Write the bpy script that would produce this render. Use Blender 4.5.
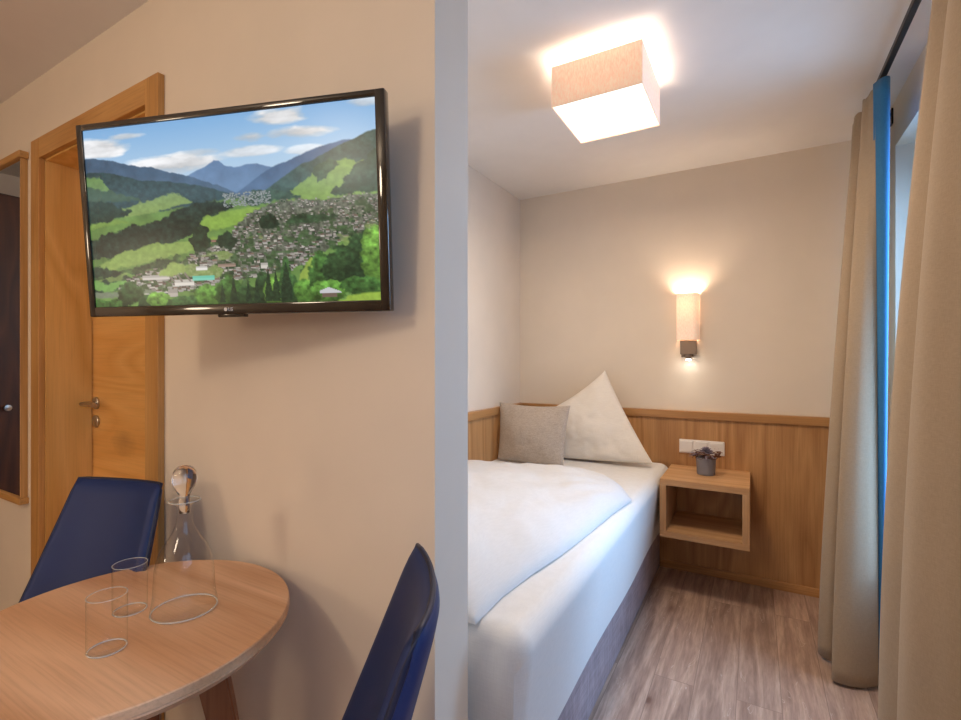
import bpy, bmesh, math, random
import numpy as np
from mathutils import Vector, Matrix, noise

for o in list(bpy.data.objects):
    bpy.data.objects.remove(o)
scene = bpy.context.scene
COL = scene.collection
R = math.radians

# ------------------------------------------------------------------ camera
CAM_H = 1.258
cam_data = bpy.data.cameras.new('camera')
cam_data.sensor_fit = 'HORIZONTAL'
cam_data.sensor_width = 36.0
cam_data.lens = 482.0 / 961.0 * 36.0
cam_data.clip_start = 0.02
cam = bpy.data.objects.new('camera', cam_data)
cam.location = (0, 0, CAM_H)
cam.rotation_euler = (R(90), 0, math.atan2(274.5, 482))
COL.objects.link(cam)
scene.camera = cam

# ------------------------------------------------------------------ view and sky
scene.view_settings.view_transform = 'Standard'
scene.view_settings.look = 'None'
scene.view_settings.gamma = 1.0
scene.view_settings.use_curve_mapping = False
scene.view_settings.exposure = 0.0
world = bpy.data.worlds.new('sky')
scene.world = world
world.use_nodes = True
bg = world.node_tree.nodes['Background']
bg.inputs['Color'].default_value = (0.50, 0.72, 1.0, 1)
bg.inputs['Strength'].default_value = 0.7


def light(name, kind, loc, power, color, size=0.1, size_y=None, rot=(0, 0, 0), spread=None, spot=None):
    d = bpy.data.lights.new(name, kind)
    d.energy = power
    d.color = color
    if kind == 'AREA':
        d.shape = 'RECTANGLE' if size_y else 'DISK'
        d.size = size
        if size_y:
            d.size_y = size_y
        if spread:
            d.spread = spread
    else:
        d.shadow_soft_size = size
    if spot:
        d.spot_size, d.spot_blend = spot
    o = bpy.data.objects.new(name, d)
    o.location = loc
    o.rotation_euler = rot
    COL.objects.link(o)
    return o


# daylight entering through the two windows, facing -X
light('daylight_bed_window', 'AREA', (1.00, 2.42, 1.38), 54, (0.32, 0.59, 1.0), 1.4, 1.1, (0, R(74), R(10)), R(130))
light('daylight_table_window', 'AREA', (1.05, -0.20, 1.75), 15, (0.30, 0.57, 1.0), 1.5, 1.6, (0, R(62), 0), R(140))
# warm ceiling lamp of the sitting area, behind the camera
light('sitting_area_lamp', 'POINT', (-0.95, -1.00, 2.08), 27, (1.0, 0.81, 0.60), 0.16)
light('rear_fill_light', 'POINT', (-2.6, -2.2, 1.55), 26, (1.0, 0.80, 0.58), 0.2)  # unseen fill added to lift the left ceiling and the door

# ------------------------------------------------------------------ node helpers


def srgb(r, g, b):
    def f(c):
        c /= 255.0
        return c / 12.92 if c <= 0.04045 else ((c + 0.055) / 1.055) ** 2.4
    return (f(r), f(g), f(b), 1)


class NT:
    def __init__(self, name):
        self.m = bpy.data.materials.new(name)
        self.m.use_nodes = True
        self.t = self.m.node_tree
        self.b = self.t.nodes['Principled BSDF']
        self.out = self.t.nodes['Material Output']

    def n(self, kind, **kw):
        nd = self.t.nodes.new(kind)
        for k, v in kw.items():
            if k.startswith('i_'):
                nd.inputs[k[2:].replace('_', ' ')].default_value = v
            else:
                setattr(nd, k, v)
        return nd

    def l(self, a, b):
        self.t.links.new(a, b)

    def coords(self, scale, rot=(0, 0, 0), loc=(0, 0, 0)):
        tc = self.n('ShaderNodeTexCoord')
        mp = self.n('ShaderNodeMapping')
        mp.inputs['Scale'].default_value = scale
        mp.inputs['Rotation'].default_value = rot
        mp.inputs['Location'].default_value = loc
        self.l(tc.outputs['Object'], mp.inputs['Vector'])
        return mp.outputs['Vector']

    def noise(self, vec, scale, detail=4, rough=0.6, dist=0.0):
        nd = self.n('ShaderNodeTexNoise')
        nd.inputs['Scale'].default_value = scale
        nd.inputs['Detail'].default_value = detail
        nd.inputs['Roughness'].default_value = rough
        nd.inputs['Distortion'].default_value = dist
        self.l(vec, nd.inputs['Vector'])
        return nd.outputs['Fac']

    def ramp(self, fac, stops):
        nd = self.n('ShaderNodeValToRGB')
        e = nd.color_ramp.elements
        while len(e) < len(stops):
            e.new(0.5)
        for el, (p, c) in zip(e, stops):
            el.position = p
            el.color = c if len(c) == 4 else (*c, 1)
        self.l(fac, nd.inputs['Fac'])
        return nd.outputs['Color']

    def mix(self, mode, fac, a, b):
        nd = self.n('ShaderNodeMix', data_type='RGBA', blend_type=mode)
        for sock, v in ((nd.inputs[0], fac), (nd.inputs[6], a), (nd.inputs[7], b)):
            if hasattr(v, 'links'):
                self.l(v, sock)
            else:
                sock.default_value = v
        return nd.outputs[2]

    def bump(self, h, strength, dist=0.002):
        nd = self.n('ShaderNodeBump')
        nd.inputs['Strength'].default_value = strength
        nd.inputs['Distance'].default_value = dist
        self.l(h, nd.inputs['Height'])
        self.l(nd.outputs['Normal'], self.b.inputs['Normal'])


def plain(name, col, rough=0.5, metal=0.0, **kw):
    N = NT(name)
    v = N.coords((1, 1, 1))
    f = N.noise(v, 14, 3)
    c2 = tuple(x * 0.93 for x in col[:3]) + (1,)
    N.l(N.ramp(f, [(0.3, c2), (0.7, col)]), N.b.inputs['Base Color'])
    N.b.inputs['Roughness'].default_value = rough
    N.b.inputs['Metallic'].default_value = metal
    for k, val in kw.items():
        N.b.inputs[k.replace('_', ' ')].default_value = val
    return N.m


def plaster(name, col):
    N = NT(name)
    v = N.coords((1, 1, 1))
    f = N.noise(v, 3, 3)
    c2 = tuple(x * 0.96 for x in col[:3]) + (1,)
    N.l(N.ramp(f, [(0.35, c2), (0.65, col)]), N.b.inputs['Base Color'])
    N.b.inputs['Roughness'].default_value = 0.9
    N.bump(N.noise(v, 220, 2), 0.15, 0.001)
    return N.m


def wood(name, axis, light_c, mid_c, dark_c, rough=0.5, ring=9.0, seed=0.0, knots=True, kscale=2.6, pore=0.55, sx=0.10):
    """sawn oak: long grain along `axis`, cathedral figure, sparse knots"""
    N = NT(name)
    sc = [1.0, 1.0, 1.0]
    sc[axis] = sx
    loc = (seed, seed * 1.7, seed * 0.6)
    v = N.coords(tuple(sc), loc=loc)
    fig = N.noise(v, ring * 0.55, 2, 0.5, 0.6)
    mul = N.n('ShaderNodeMath', operation='MULTIPLY')
    mul.inputs[1].default_value = 9.0
    N.l(fig, mul.inputs[0])
    fr = N.n('ShaderNodeMath', operation='PINGPONG')
    fr.inputs[1].default_value = 1.0
    N.l(mul.outputs[0], fr.inputs[0])
    sc2 = [1.0, 1.0, 1.0]
    sc2[axis] = 0.025
    v2 = N.coords(tuple(sc2), loc=loc)
    fine = N.noise(v2, 160, 4, 0.7)
    col = N.ramp(fr.outputs[0], [(0.0, mid_c), (0.55, light_c), (1.0, mid_c)])
    pores = N.ramp(fine, [(0.30, (0.62, 0.56, 0.5)), (0.55, (1, 1, 1))])
    col = N.mix('MULTIPLY', pore, col, pores)
    broad = N.noise(v, 2.2, 2)
    tone = N.ramp(broad, [(0.3, (0.80, 0.78, 0.75)), (0.7, (1.06, 1.04, 1.02))])
    col = N.mix('MULTIPLY', 0.8, col, tone)
    if knots:
        sk = [1.0, 1.0, 1.0]
        sk[axis] = 0.55
        vk = N.coords(tuple(sk), loc=loc)
        vo = N.n('ShaderNodeTexVoronoi')
        vo.inputs['Scale'].default_value = kscale
        N.l(vk, vo.inputs['Vector'])
        wob = N.noise(vk, 30, 2)
        add = N.n('ShaderNodeMath', operation='MULTIPLY_ADD')
        add.inputs[1].default_value = 0.05
        N.l(wob, add.inputs[0])
        N.l(vo.outputs['Distance'], add.inputs[2])
        kn = N.ramp(add.outputs[0], [(0.035, (1, 1, 1)), (0.075, (0.35, 0.35, 0.35)), (0.15, (0, 0, 0))])
        col = N.mix('MIX', kn, col, dark_c)
    N.l(col, N.b.inputs['Base Color'])
    N.b.inputs['Roughness'].default_value = rough
    N.bump(fine, 0.12, 0.001)
    return N.m


def fabric(name, col, dark, scale=700, rough=0.9, bump=0.3, mott=0.0, transl=0.0):
    N = NT(name)
    v = N.coords((1, 1, 1))
    vx = N.coords((1.0, 1.0, 0.06))
    vz = N.coords((0.06, 0.06, 1.0))
    a = N.noise(vx, scale, 2)
    b = N.noise(vz, scale, 2)
    m = N.n('ShaderNodeMath', operation='ADD')
    N.l(a, m.inputs[0])
    N.l(b, m.inputs[1])
    h = N.n('ShaderNodeMath', operation='MULTIPLY')
    h.inputs[1].default_value = 0.5
    N.l(m.outputs[0], h.inputs[0])
    c = N.ramp(h.outputs[0], [(0.36, dark), (0.62, col)])
    if mott:
        mm = N.ramp(N.noise(v, 9, 3), [(0.3, (1 - mott,) * 3), (0.7, (1, 1, 1))])
        c = N.mix('MULTIPLY', 1.0, c, mm)
    N.l(c, N.b.inputs['Base Color'])
    N.b.inputs['Roughness'].default_value = rough
    N.b.inputs['Sheen Weight'].default_value = 0.15
    N.bump(h.outputs[0], bump, 0.001)
    if transl:
        tr = N.n('ShaderNodeBsdfTranslucent')
        N.l(c, tr.inputs['Color'])
        mx = N.n('ShaderNodeMixShader')
        mx.inputs[0].default_value = transl
        N.l(N.b.outputs[0], mx.inputs[1])
        N.l(tr.outputs[0], mx.inputs[2])
        N.l(mx.outputs[0], N.out.inputs['Surface'])
    return N.m


def glass(name, tint=(1, 1, 1), ior=1.45, rough=0.0):
    N = NT(name)
    N.b.inputs['Base Color'].default_value = (*tint, 1)
    N.b.inputs['Transmission Weight'].default_value = 1.0
    N.b.inputs['Roughness'].default_value = rough
    N.b.inputs['IOR'].default_value = ior
    return N.m


def emitter(name, col, strength):
    N = NT(name)
    N.b.inputs['Base Color'].default_value = (0.9, 0.88, 0.85, 1)
    N.b.inputs['Emission Color'].default_value = (*col, 1)
    N.b.inputs['Emission Strength'].default_value = strength
    return N.m


def lamp_fabric(name, emit, estr):
    """linen shade with vertical slubs, light comes through it"""
    N = NT(name)
    v = N.coords((1, 1, 0.25))
    f = N.noise(v, 260, 3, 0.6)
    c = N.ramp(f, [(0.30, srgb(232, 208, 186)), (0.7, srgb(246, 230, 212))])
    N.l(c, N.b.inputs['Base Color'])
    N.b.inputs['Roughness'].default_value = 0.9
    tr = N.n('ShaderNodeBsdfTranslucent')
    N.l(c, tr.inputs['Color'])
    mx = N.n('ShaderNodeMixShader')
    mx.inputs[0].default_value = 0.10
    N.l(N.b.outputs[0], mx.inputs[1])
    N.l(tr.outputs[0], mx.inputs[2])
    N.l(mx.outputs[0], N.out.inputs['Surface'])
    N.l(N.mix('MULTIPLY', 1.0, c, (*emit, 1)), N.b.inputs['Emission Color'])
    N.b.inputs['Emission Strength'].default_value = estr
    return N.m


def floor_mat():
    N = NT('rustic_oak_planks')
    tc = N.n('ShaderNodeTexCoord')
    mp = N.n('ShaderNodeMapping')
    mp.inputs['Rotation'].default_value = (0, 0, R(90))
    mp.inputs['Location'].default_value = (0.35, 0.06, 0)
    N.l(tc.outputs['Object'], mp.inputs['Vector'])
    br = N.n('ShaderNodeTexBrick')
    br.offset = 0.37
    br.inputs['Scale'].default_value = 1.0
    br.inputs['Brick Width'].default_value = 1.22
    br.inputs['Row Height'].default_value = 0.145
    br.inputs['Mortar Size'].default_value = 0.0012
    br.inputs['Mortar Smooth'].default_value = 0.1
    br.inputs['Bias'].default_value = 0.0
    br.inputs['Color1'].default_value = (0.0, 0.0, 0.0, 1)
    br.inputs['Color2'].default_value = (1, 1, 1, 1)
    br.inputs['Mortar'].default_value = (0.5, 0.5, 0.5, 1)
    N.l(mp.outputs[0], br.inputs['Vector'])
    # shift the grain per plank so that neighbours differ
    add = N.n('ShaderNodeVectorMath', operation='MULTIPLY_ADD')
    add.inputs[1].default_value = (3.7, 5.1, 2.0)
    N.l(br.outputs['Color'], add.inputs[0])
    N.l(tc.outputs['Object'], add.inputs[2])
    m2 = N.n('ShaderNodeMapping')
    m2.inputs['Scale'].default_value = (1, 0.09, 1)
    N.l(add.outputs[0], m2.inputs['Vector'])
    g1 = N.noise(m2.outputs[0], 26, 5, 0.62, 0.5)
    g2 = N.noise(m2.outputs[0], 120, 3, 0.7)
    col = N.ramp(g1, [(0.25, srgb(140, 112, 98)), (0.45, srgb(172, 142, 124)), (0.60, srgb(196, 166, 146)),
                      (0.78, srgb(216, 192, 174))])
    col = N.mix('MULTIPLY', 0.6, col, N.ramp(g2, [(0.3, (0.62, 0.6, 0.58)), (0.6, (1.05, 1.05, 1.05))]))
    # limed cracks
    m3 = N.n('ShaderNodeMapping')
    m3.inputs['Scale'].default_value = (1, 0.16, 1)
    N.l(add.outputs[0], m3.inputs['Vector'])
    cr = N.noise(m3.outputs[0], 17, 2, 0.5, 1.6)
    crk = N.ramp(cr, [(0.655, (0, 0, 0)), (0.664, (0.9, 0.9, 0.9)), (0.674, (0, 0, 0))])
    col = N.mix('MIX', N.mix('MULTIPLY', 1.0, crk, (0.8, 0.8, 0.8, 1)), col, srgb(214, 196, 180))
    # knots
    m4 = N.n('ShaderNodeMapping')
    m4.inputs['Scale'].default_value = (1, 0.5, 1)
    N.l(add.outputs[0], m4.inputs['Vector'])
    vo = N.n('ShaderNodeTexVoronoi')
    vo.inputs['Scale'].default_value = 3.4
    N.l(m4.outputs[0], vo.inputs['Vector'])
    wob = N.noise(m4.outputs[0], 26, 2)
    ad = N.n('ShaderNodeMath', operation='MULTIPLY_ADD')
    ad.inputs[1].default_value = 0.11
    N.l(wob, ad.inputs[0])
    N.l(vo.outputs['Distance'], ad.inputs[2])
    kn = N.ramp(ad.outputs[0], [(0.07, (1, 1, 1)), (0.11, (0.5, 0.5, 0.5)), (0.18, (0, 0, 0))])
    col = N.mix('MIX', kn, col, srgb(112, 80, 66))
    tone = N.ramp(br.outputs['Color'], [(0, (0.90, 0.90, 0.91)), (1, (1.08, 1.07, 1.06))])
    col = N.mix('MULTIPLY', 1.0, col, tone)
    col = N.mix('MIX', br.outputs['Fac'], col, srgb(136, 110, 96))
    N.l(col, N.b.inputs['Base Color'])
    rr = N.ramp(g1, [(0.3, (0.50, 0.5, 0.5)), (0.7, (0.36, 0.36, 0.36))])
    N.l(rr, N.b.inputs['Roughness'])
    N.b.inputs['Specular IOR Level'].default_value = 0.7
    N.bump(g2, 0.2, 0.001)
    return N.m


OAK_L, OAK_M, OAK_D = srgb(238, 194, 120), srgb(222, 174, 98), srgb(104, 66, 34)
M = {
    'wall': plaster('warm_white_plaster', srgb(230, 216, 198)),
    'ceiling': plaster('ceiling_paint', srgb(240, 233, 225)),
    'floor': floor_mat(),
    'oak_door': wood('oak_door_slab', 2, OAK_L, OAK_M, OAK_D, 0.45, 6, 1.3, True, 1.9, 0.3, 0.22),
    'oak_door_x': wood('oak_door_cross', 0, srgb(240, 186, 112), srgb(228, 168, 92), OAK_D, 0.45, 6, 4.4, True, 1.9, 0.3, 0.2),
    'oak_frame': wood('oak_casing', 2, srgb(212, 162, 98), srgb(196, 144, 80), OAK_D, 0.45, 7, 2.2, False),
    'oak_frame_x': wood('oak_casing_cross', 0, srgb(212, 162, 98), srgb(196, 144, 80), OAK_D, 0.45, 7, 3.3, False),
    'oak_panel': wood('oak_wainscot', 2, srgb(202, 154, 102), srgb(176, 127, 78), srgb(84, 50, 28), 0.5, 6, 5.2, True, 3.0, 0.5, 0.13),
    'oak_rail_x': wood('oak_rail_cross', 0, srgb(196, 146, 92), srgb(180, 130, 78), OAK_D, 0.4, 6, 3.1, False),
    'oak_rail_y': wood('oak_rail_long', 1, srgb(196, 146, 92), srgb(180, 130, 78), OAK_D, 0.4, 6, 3.7, False),
    'oak_shelf': wood('oak_shelf_cross', 0, srgb(214, 170, 124), srgb(196, 148, 100), OAK_D, 0.45, 7, 6.1, False),
    'oak_shelf_z': wood('oak_shelf_upright', 2, srgb(214, 170, 124), srgb(196, 148, 100), OAK_D, 0.45, 7, 6.6, False),
    'table': wood('light_oak_tabletop', 0, srgb(236, 192, 154), srgb(214, 162, 120), srgb(150, 98, 64), 0.42, 5, 7.9, True, 5.5, 0.4, 0.18),
    'walnut': wood('dark_walnut', 2, srgb(84, 48, 26), srgb(62, 34, 18), srgb(30, 18, 12), 0.45, 8, 8.8, False),
    'leg_wood': wood('oak_table_leg', 2, srgb(168, 110, 72), srgb(146, 92, 58), OAK_D, 0.5, 7, 9.1, False),
    'leather': plain('navy_leather', srgb(32, 50, 98), 0.5, Specular_IOR_Level=0.3),
    'seam': plain('navy_piping', srgb(18, 30, 62), 0.5),
    'sheet': fabric('white_sheet', srgb(228, 225, 220), srgb(220, 217, 212), 500, 0.85, 0.05),
    'duvet': fabric('white_duvet', srgb(216, 214, 211), srgb(209, 207, 204), 500, 0.85, 0.05),
    'pillow_white': fabric('white_pillowcase', srgb(236, 228, 216), srgb(226, 216, 204), 500, 0.85, 0.05),
    'linen': fabric('grey_linen', srgb(200, 184, 166), srgb(154, 140, 128), 900, 0.95, 0.3, 0.08),
    'velvet': fabric('mauve_grey_velvet', srgb(178, 158, 160), srgb(140, 122, 126), 160, 0.9, 0.4, 0.25),
    'curtain': fabric('sand_curtain_cloth', srgb(174, 152, 126), srgb(158, 137, 112), 1200, 0.95, 0.12, 0.0, 0.10),
    'lining': fabric('blue_curtain_lining', srgb(50, 122, 172), srgb(40, 108, 158), 900, 0.95, 0.2, 0.0, 0.15),
    'steel': plain('brushed_steel', srgb(190, 184, 176), 0.28, 1.0),
    'dark_metal': plain('dark_metal', srgb(58, 52, 50), 0.38, 0.9),
    'bronze': plain('brushed_bronze_nickel', srgb(150, 132, 116), 0.4, 0.7),
    'black_gloss': plain('black_gloss_plastic', srgb(26, 17, 12), 0.08, 0.0, Coat_Weight=0.6),
    'black_matt': plain('black_matt_plastic', srgb(20, 19, 20), 0.5),
    'white_plastic': plain('white_plastic', srgb(238, 232, 226), 0.35),
    'grey_plastic': plain('shadow_gap_plastic', srgb(120, 112, 106), 0.5),
    'logo': plain('logo_silver', srgb(200, 196, 192), 0.4),
    'pvc': plain('white_window_frame', srgb(232, 234, 234), 0.35),
    'glass': glass('clear_glass', (0.99, 1, 0.995)),
    'crystal': glass('crystal_glass', (1, 0.985, 0.96), 1.5),
    'zinc': plain('zinc_grey_pot', srgb(136, 134, 140), 0.6, 0.3),
    'twig': plain('brown_twigs', srgb(104, 62, 44), 0.8),
    'succulent': plain('mauve_grey_succulent', srgb(136, 122, 134), 0.6),
    'soil': plain('dark_soil', srgb(46, 36, 30), 0.95),
    'led': emitter('reading_led', (1.0, 0.93, 0.84), 60),
    'diffuser': emitter('lit_diffuser', (1.0, 0.95, 0.88), 1.25),
    'shade': lamp_fabric('linen_ceiling_shade', (1.0, 0.80, 0.66), 0.34),
    'wall_shade': lamp_fabric('linen_wall_shade', (1.0, 0.85, 0.78), 0.34),
}
mm = NT('mirror_silver')
mm.b.inputs['Metallic'].default_value = 1.0
mm.b.inputs['Roughness'].default_value = 0.02
mm.b.inputs['Base Color'].default_value = (0.86, 0.86, 0.85, 1)
M['mirror'] = mm.m
wg = NT('window_glass')
_tr = wg.n('ShaderNodeBsdfTransparent')
_gl = wg.n('ShaderNodeBsdfGlossy')
_gl.inputs['Roughness'].default_value = 0.0
_mx = wg.n('ShaderNodeMixShader')
_mx.inputs[0].default_value = 0.08
wg.l(_tr.outputs[0], _mx.inputs[1])
wg.l(_gl.outputs[0], _mx.inputs[2])
wg.l(_mx.outputs[0], wg.out.inputs['Surface'])
M['window_glass'] = wg.m
tg = NT('thin_clear_glass')
_tr = tg.n('ShaderNodeBsdfTransparent')
_gl = tg.n('ShaderNodeBsdfGlossy')
_gl.inputs['Roughness'].default_value = 0.07
_lw = tg.n('ShaderNodeLayerWeight')
_lw.inputs['Blend'].default_value = 0.34
tg.l(tg.ramp(_lw.outputs['Facing'], [(0.0, (1, 1, 1)), (0.4, (0.995, 0.995, 0.99)), (0.75, (0.94, 0.95, 0.93)), (1.0, (0.84, 0.86, 0.83))]), _tr.inputs['Color'])
_mx = tg.n('ShaderNodeMixShader')
tg.l(tg.ramp(_lw.outputs['Facing'], [(0.0, (0.035,) * 3), (0.4, (0.07,) * 3), (0.7, (0.25,) * 3), (1.0, (0.7,) * 3)]), _mx.inputs[0])
tg.l(_tr.outputs[0], _mx.inputs[1])
tg.l(_gl.outputs[0], _mx.inputs[2])
tg.l(_mx.outputs[0], tg.out.inputs['Surface'])
M['glass'] = tg.m
gr = NT('painted_edge_glint')  # pale see-through colour stands in for bright refraction at the glass edges
_tr = gr.n('ShaderNodeBsdfTransparent')
gr.b.inputs['Base Color'].default_value = (0.80, 0.84, 0.80, 1)
gr.b.inputs['Roughness'].default_value = 0.12
_mx = gr.n('ShaderNodeMixShader')
_mx.inputs[0].default_value = 0.42
gr.l(_tr.outputs[0], _mx.inputs[1])
gr.l(gr.b.outputs[0], _mx.inputs[2])
gr.l(_mx.outputs[0], gr.out.inputs['Surface'])
M['edge_glint'] = gr.m

# ------------------------------------------------------------------ object helpers


def world_loc(o):
    v = Vector((0, 0, 0))
    while o:
        v = v + o.location
        o = o.parent
    return v


def obj(name, bm, mat, parent=None, origin=None, smooth=False, angle=None, local=False):
    """link bm as ONE mesh object. bm is in world coordinates unless local=True
    (then in the parent's own coordinates)."""
    if not local:
        base = world_loc(parent) if parent else Vector((0, 0, 0))
        if origin is None:
            co = [v.co for v in bm.verts]
            lo = Vector([min(c[i] for c in co) for i in range(3)])
            hi = Vector([max(c[i] for c in co) for i in range(3)])
            origin = Vector(((lo.x + hi.x) / 2, (lo.y + hi.y) / 2, lo.z))
        origin = Vector(origin)
        for v in bm.verts:
            v.co -= origin
        loc = origin - base
    else:
        loc = Vector((0, 0, 0))
    bmesh.ops.recalc_face_normals(bm, faces=bm.faces)
    me = bpy.data.meshes.new(name)
    if smooth:
        for f in bm.faces:
            f.smooth = True
    bm.to_mesh(me)
    bm.free()
    me.materials.append(mat)
    o = bpy.data.objects.new(name, me)
    COL.objects.link(o)
    o.location = loc
    if parent:
        o.parent = parent
    if smooth and angle:
        me.set_sharp_from_angle(angle=R(angle))
    return o


def tag(o, label=None, cat=None, group=None, kind=None):
    for k, v in (('label', label), ('category', cat), ('group', group), ('kind', kind)):
        if v:
            o[k] = v
    return o


def thing(name, label, cat, loc, rot=(0, 0, 0), group=None):
    o = bpy.data.objects.new(name, None)
    o.empty_display_size = 0.05
    o.location = loc
    o.rotation_euler = rot
    COL.objects.link(o)
    return tag(o, label, cat, group)


def B():
    return bmesh.new()


def box(bm, x0, x1, y0, y1, z0, z1, bev=0.0, seg=2):
    t = bmesh.new()
    bmesh.ops.create_cube(t, size=1.0)
    for v in t.verts:
        v.co = Vector(((x0 + x1) / 2 + v.co.x * (x1 - x0), (y0 + y1) / 2 + v.co.y * (y1 - y0),
                       (z0 + z1) / 2 + v.co.z * (z1 - z0)))
    if bev:
        bmesh.ops.bevel(t, geom=t.edges[:], offset=bev, segments=seg, profile=0.5, affect='EDGES')
    me = bpy.data.meshes.new('tmp')
    t.to_mesh(me)
    t.free()
    bm.from_mesh(me)
    bpy.data.meshes.remove(me)
    return bm


def lathe(bm, prof, seg=48, cx=0, cy=0, cz=0, close=True):
    rings = []
    for r, z in prof:
        if r < 1e-5:
            rings.append([bm.verts.new((cx, cy, cz + z))])
        else:
            rings.append([bm.verts.new((cx + r * math.cos(2 * math.pi * i / seg),
                                        cy + r * math.sin(2 * math.pi * i / seg), cz + z)) for i in range(seg)])
    for a, b in zip(rings[:-1], rings[1:]):
        if len(a) == 1 and len(b) == 1:
            continue
        for i in range(seg):
            j = (i + 1) % seg
            if len(a) == 1:
                bm.faces.new((a[0], b[i], b[j]))
            elif len(b) == 1:
                bm.faces.new((a[i], a[j], b[0]))
            else:
                bm.faces.new((a[i], a[j], b[j], b[i]))
    return bm


def tube(bm, pts, r, seg=10, r2=None, cap=True):
    pts = [Vector(p) for p in pts]
    n = len(pts)
    rings = []
    for k, p in enumerate(pts):
        d = (pts[min(k + 1, n - 1)] - pts[max(k - 1, 0)]).normalized()
        up = Vector((0, 0, 1)) if abs(d.z) < 0.9 else Vector((1, 0, 0))
        a = d.cross(up).normalized()
        b = d.cross(a).normalized()
        rr = r if r2 is None else r + (r2 - r) * k / (n - 1)
        rings.append([bm.verts.new(p + a * rr * math.cos(2 * math.pi * i / seg) + b * rr * math.sin(2 * math.pi * i / seg))
                      for i in range(seg)])
    for a, b in zip(rings[:-1], rings[1:]):
        for i in range(seg):
            j = (i + 1) % seg
            bm.faces.new((a[i], a[j], b[j], b[i]))
    if cap:
        bm.faces.new(rings[0])
        bm.faces.new(rings[-1][::-1])
    return bm


def closed_grid(bm, nu, nv, front, back):
    """two sheets front(u,v), back(u,v) sewn at their rim"""
    F = [[bm.verts.new(front(i / nu, j / nv)) for j in range(nv + 1)] for i in range(nu + 1)]
    K = [[bm.verts.new(back(i / nu, j / nv)) for j in range(nv + 1)] for i in range(nu + 1)]
    for i in range(nu):
        for j in range(nv):
            bm.faces.new((F[i][j], F[i + 1][j], F[i + 1][j + 1], F[i][j + 1]))
            bm.faces.new((K[i][j], K[i][j + 1], K[i + 1][j + 1], K[i + 1][j]))
    rim = [(i, 0) for i in range(nu)] + [(nu, j) for j in range(nv)] + \
          [(i, nv) for i in range(nu, 0, -1)] + [(0, j) for j in range(nv, 0, -1)]
    for a in range(len(rim)):
        (i, j), (k, l) = rim[a], rim[(a + 1) % len(rim)]
        bm.faces.new((F[i][j], F[k][l], K[k][l], K[i][j]))
    return bm


def sm(a, b, x):
    t = max(0.0, min(1.0, (x - a) / (b - a)))
    return t * t * (3 - 2 * t)


def lerp(a, b, t):
    return a + (b - a) * t


def fb(x, y=0.0, z=0.0):
    return noise.fractal(Vector((x, y, z)), 1.0, 2.0, 3)


# ------------------------------------------------------------------ the room
XW = 0.537          # face of the window wall
YB = 0.809          # face of the partition wall
YP = 0.939          # its rear face
XE = -0.568         # its free end
YA = 3.13           # rear wall of the bed alcove
XL = -1.457         # left wall of the alcove
H = 2.40
X0, Y0 = -4.0, -2.6


def struct(name, bm, mat, parent=None, **kw):
    o = obj(name, bm, mat, parent, **kw)
    if not parent:
        o['kind'] = 'structure'
    return o


struct('floor', box(B(), X0 - 0.1, XW + 0.36, Y0 - 0.1, YA + 0.12, -0.1, 0), M['floor'], origin=(0, 0, 0))
struct('ceiling', box(B(), X0 - 0.1, XW + 0.36, Y0 - 0.1, YA + 0.12, H, H + 0.12), M['ceiling'])
struct('wall_back', box(B(), XL - 0.12, XW + 0.24, YA, YA + 0.12, 0, H), M['wall'])
struct('wall_left', box(B(), XL - 0.12, XL, YP, YA, 0, H), M['wall'])
DX0, DX1, DZ = -2.454, -1.656, 2.056
w = B()
box(w, X0, DX0 - 0.02, YB, YP, 0, H)
box(w, DX0 - 0.02, DX1 + 0.02, YB, YP, DZ + 0.02, H)
box(w, DX1 + 0.02, XE, YB, YP, 0, H)
struct('wall_partition', w, M['wall'])
struct('wall_entrance', box(B(), X0 - 0.1, X0, Y0, YP, 0, H), M['wall'])
struct('wall_rear', box(B(), X0, XW, Y0 - 0.1, Y0, 0, H), M['wall'])
WA = (1.30, 2.745, 0.50, 2.20)
WB = (-1.00, 0.65, 0.60, 2.20)
w = B()
box(w, XW, XW + 0.24, Y0, WB[0], 0, H)
box(w, XW, XW + 0.24, WB[1], WA[0], 0, H)
box(w, XW, XW + 0.24, WA[1], YA, 0, H)
for q in (WA, WB):
    box(w, XW, XW + 0.24, q[0], q[1], 0, q[2])
    box(w, XW, XW + 0.24, q[0], q[1], q[3], H)
struct('wall_right', w, M['wall'])


def window(n, q):
    y0, y1, z0, z1 = q
    f = B()
    x0, x1 = XW + 0.15, XW + 0.215
    t = 0.06
    box(f, x0, x1, y0, y0 + t, z0, z1, 0.004)
    box(f, x0, x1, y1 - t, y1, z0, z1, 0.004)
    box(f, x0, x1, y0 + t, y1 - t, z0, z0 + t, 0.004)
    box(f, x0, x1, y0 + t, y1 - t, z1 - t, z1, 0.004)
    ym = (y0 + y1) / 2
    box(f, x0, x1, ym - 0.04, ym + 0.04, z0 + t, z1 - t, 0.004)
    fr = struct('window_%d' % n, f, M['pvc'])
    for a, b in ((y0 + t, ym - 0.04), (ym + 0.04, y1 - t)):
        struct('window_pane', box(B(), x0 + 0.028, x0 + 0.034, a, b, z0 + t, z1 - t), M['window_glass'], fr)
    h = B()
    box(h, x0 - 0.012, x0, ym - 0.015, ym + 0.015, 1.14, 1.26, 0.003)
    box(h, x0 - 0.045, x0 - 0.012, ym - 0.008, ym + 0.008, 1.20, 1.216, 0.002)
    box(h, x0 - 0.055, x0 - 0.043, ym - 0.01, ym + 0.01, 1.09, 1.22, 0.003)
    struct('window_handle', h, M['steel'], fr)


window(1, WA)
window(2, WB)

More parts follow.
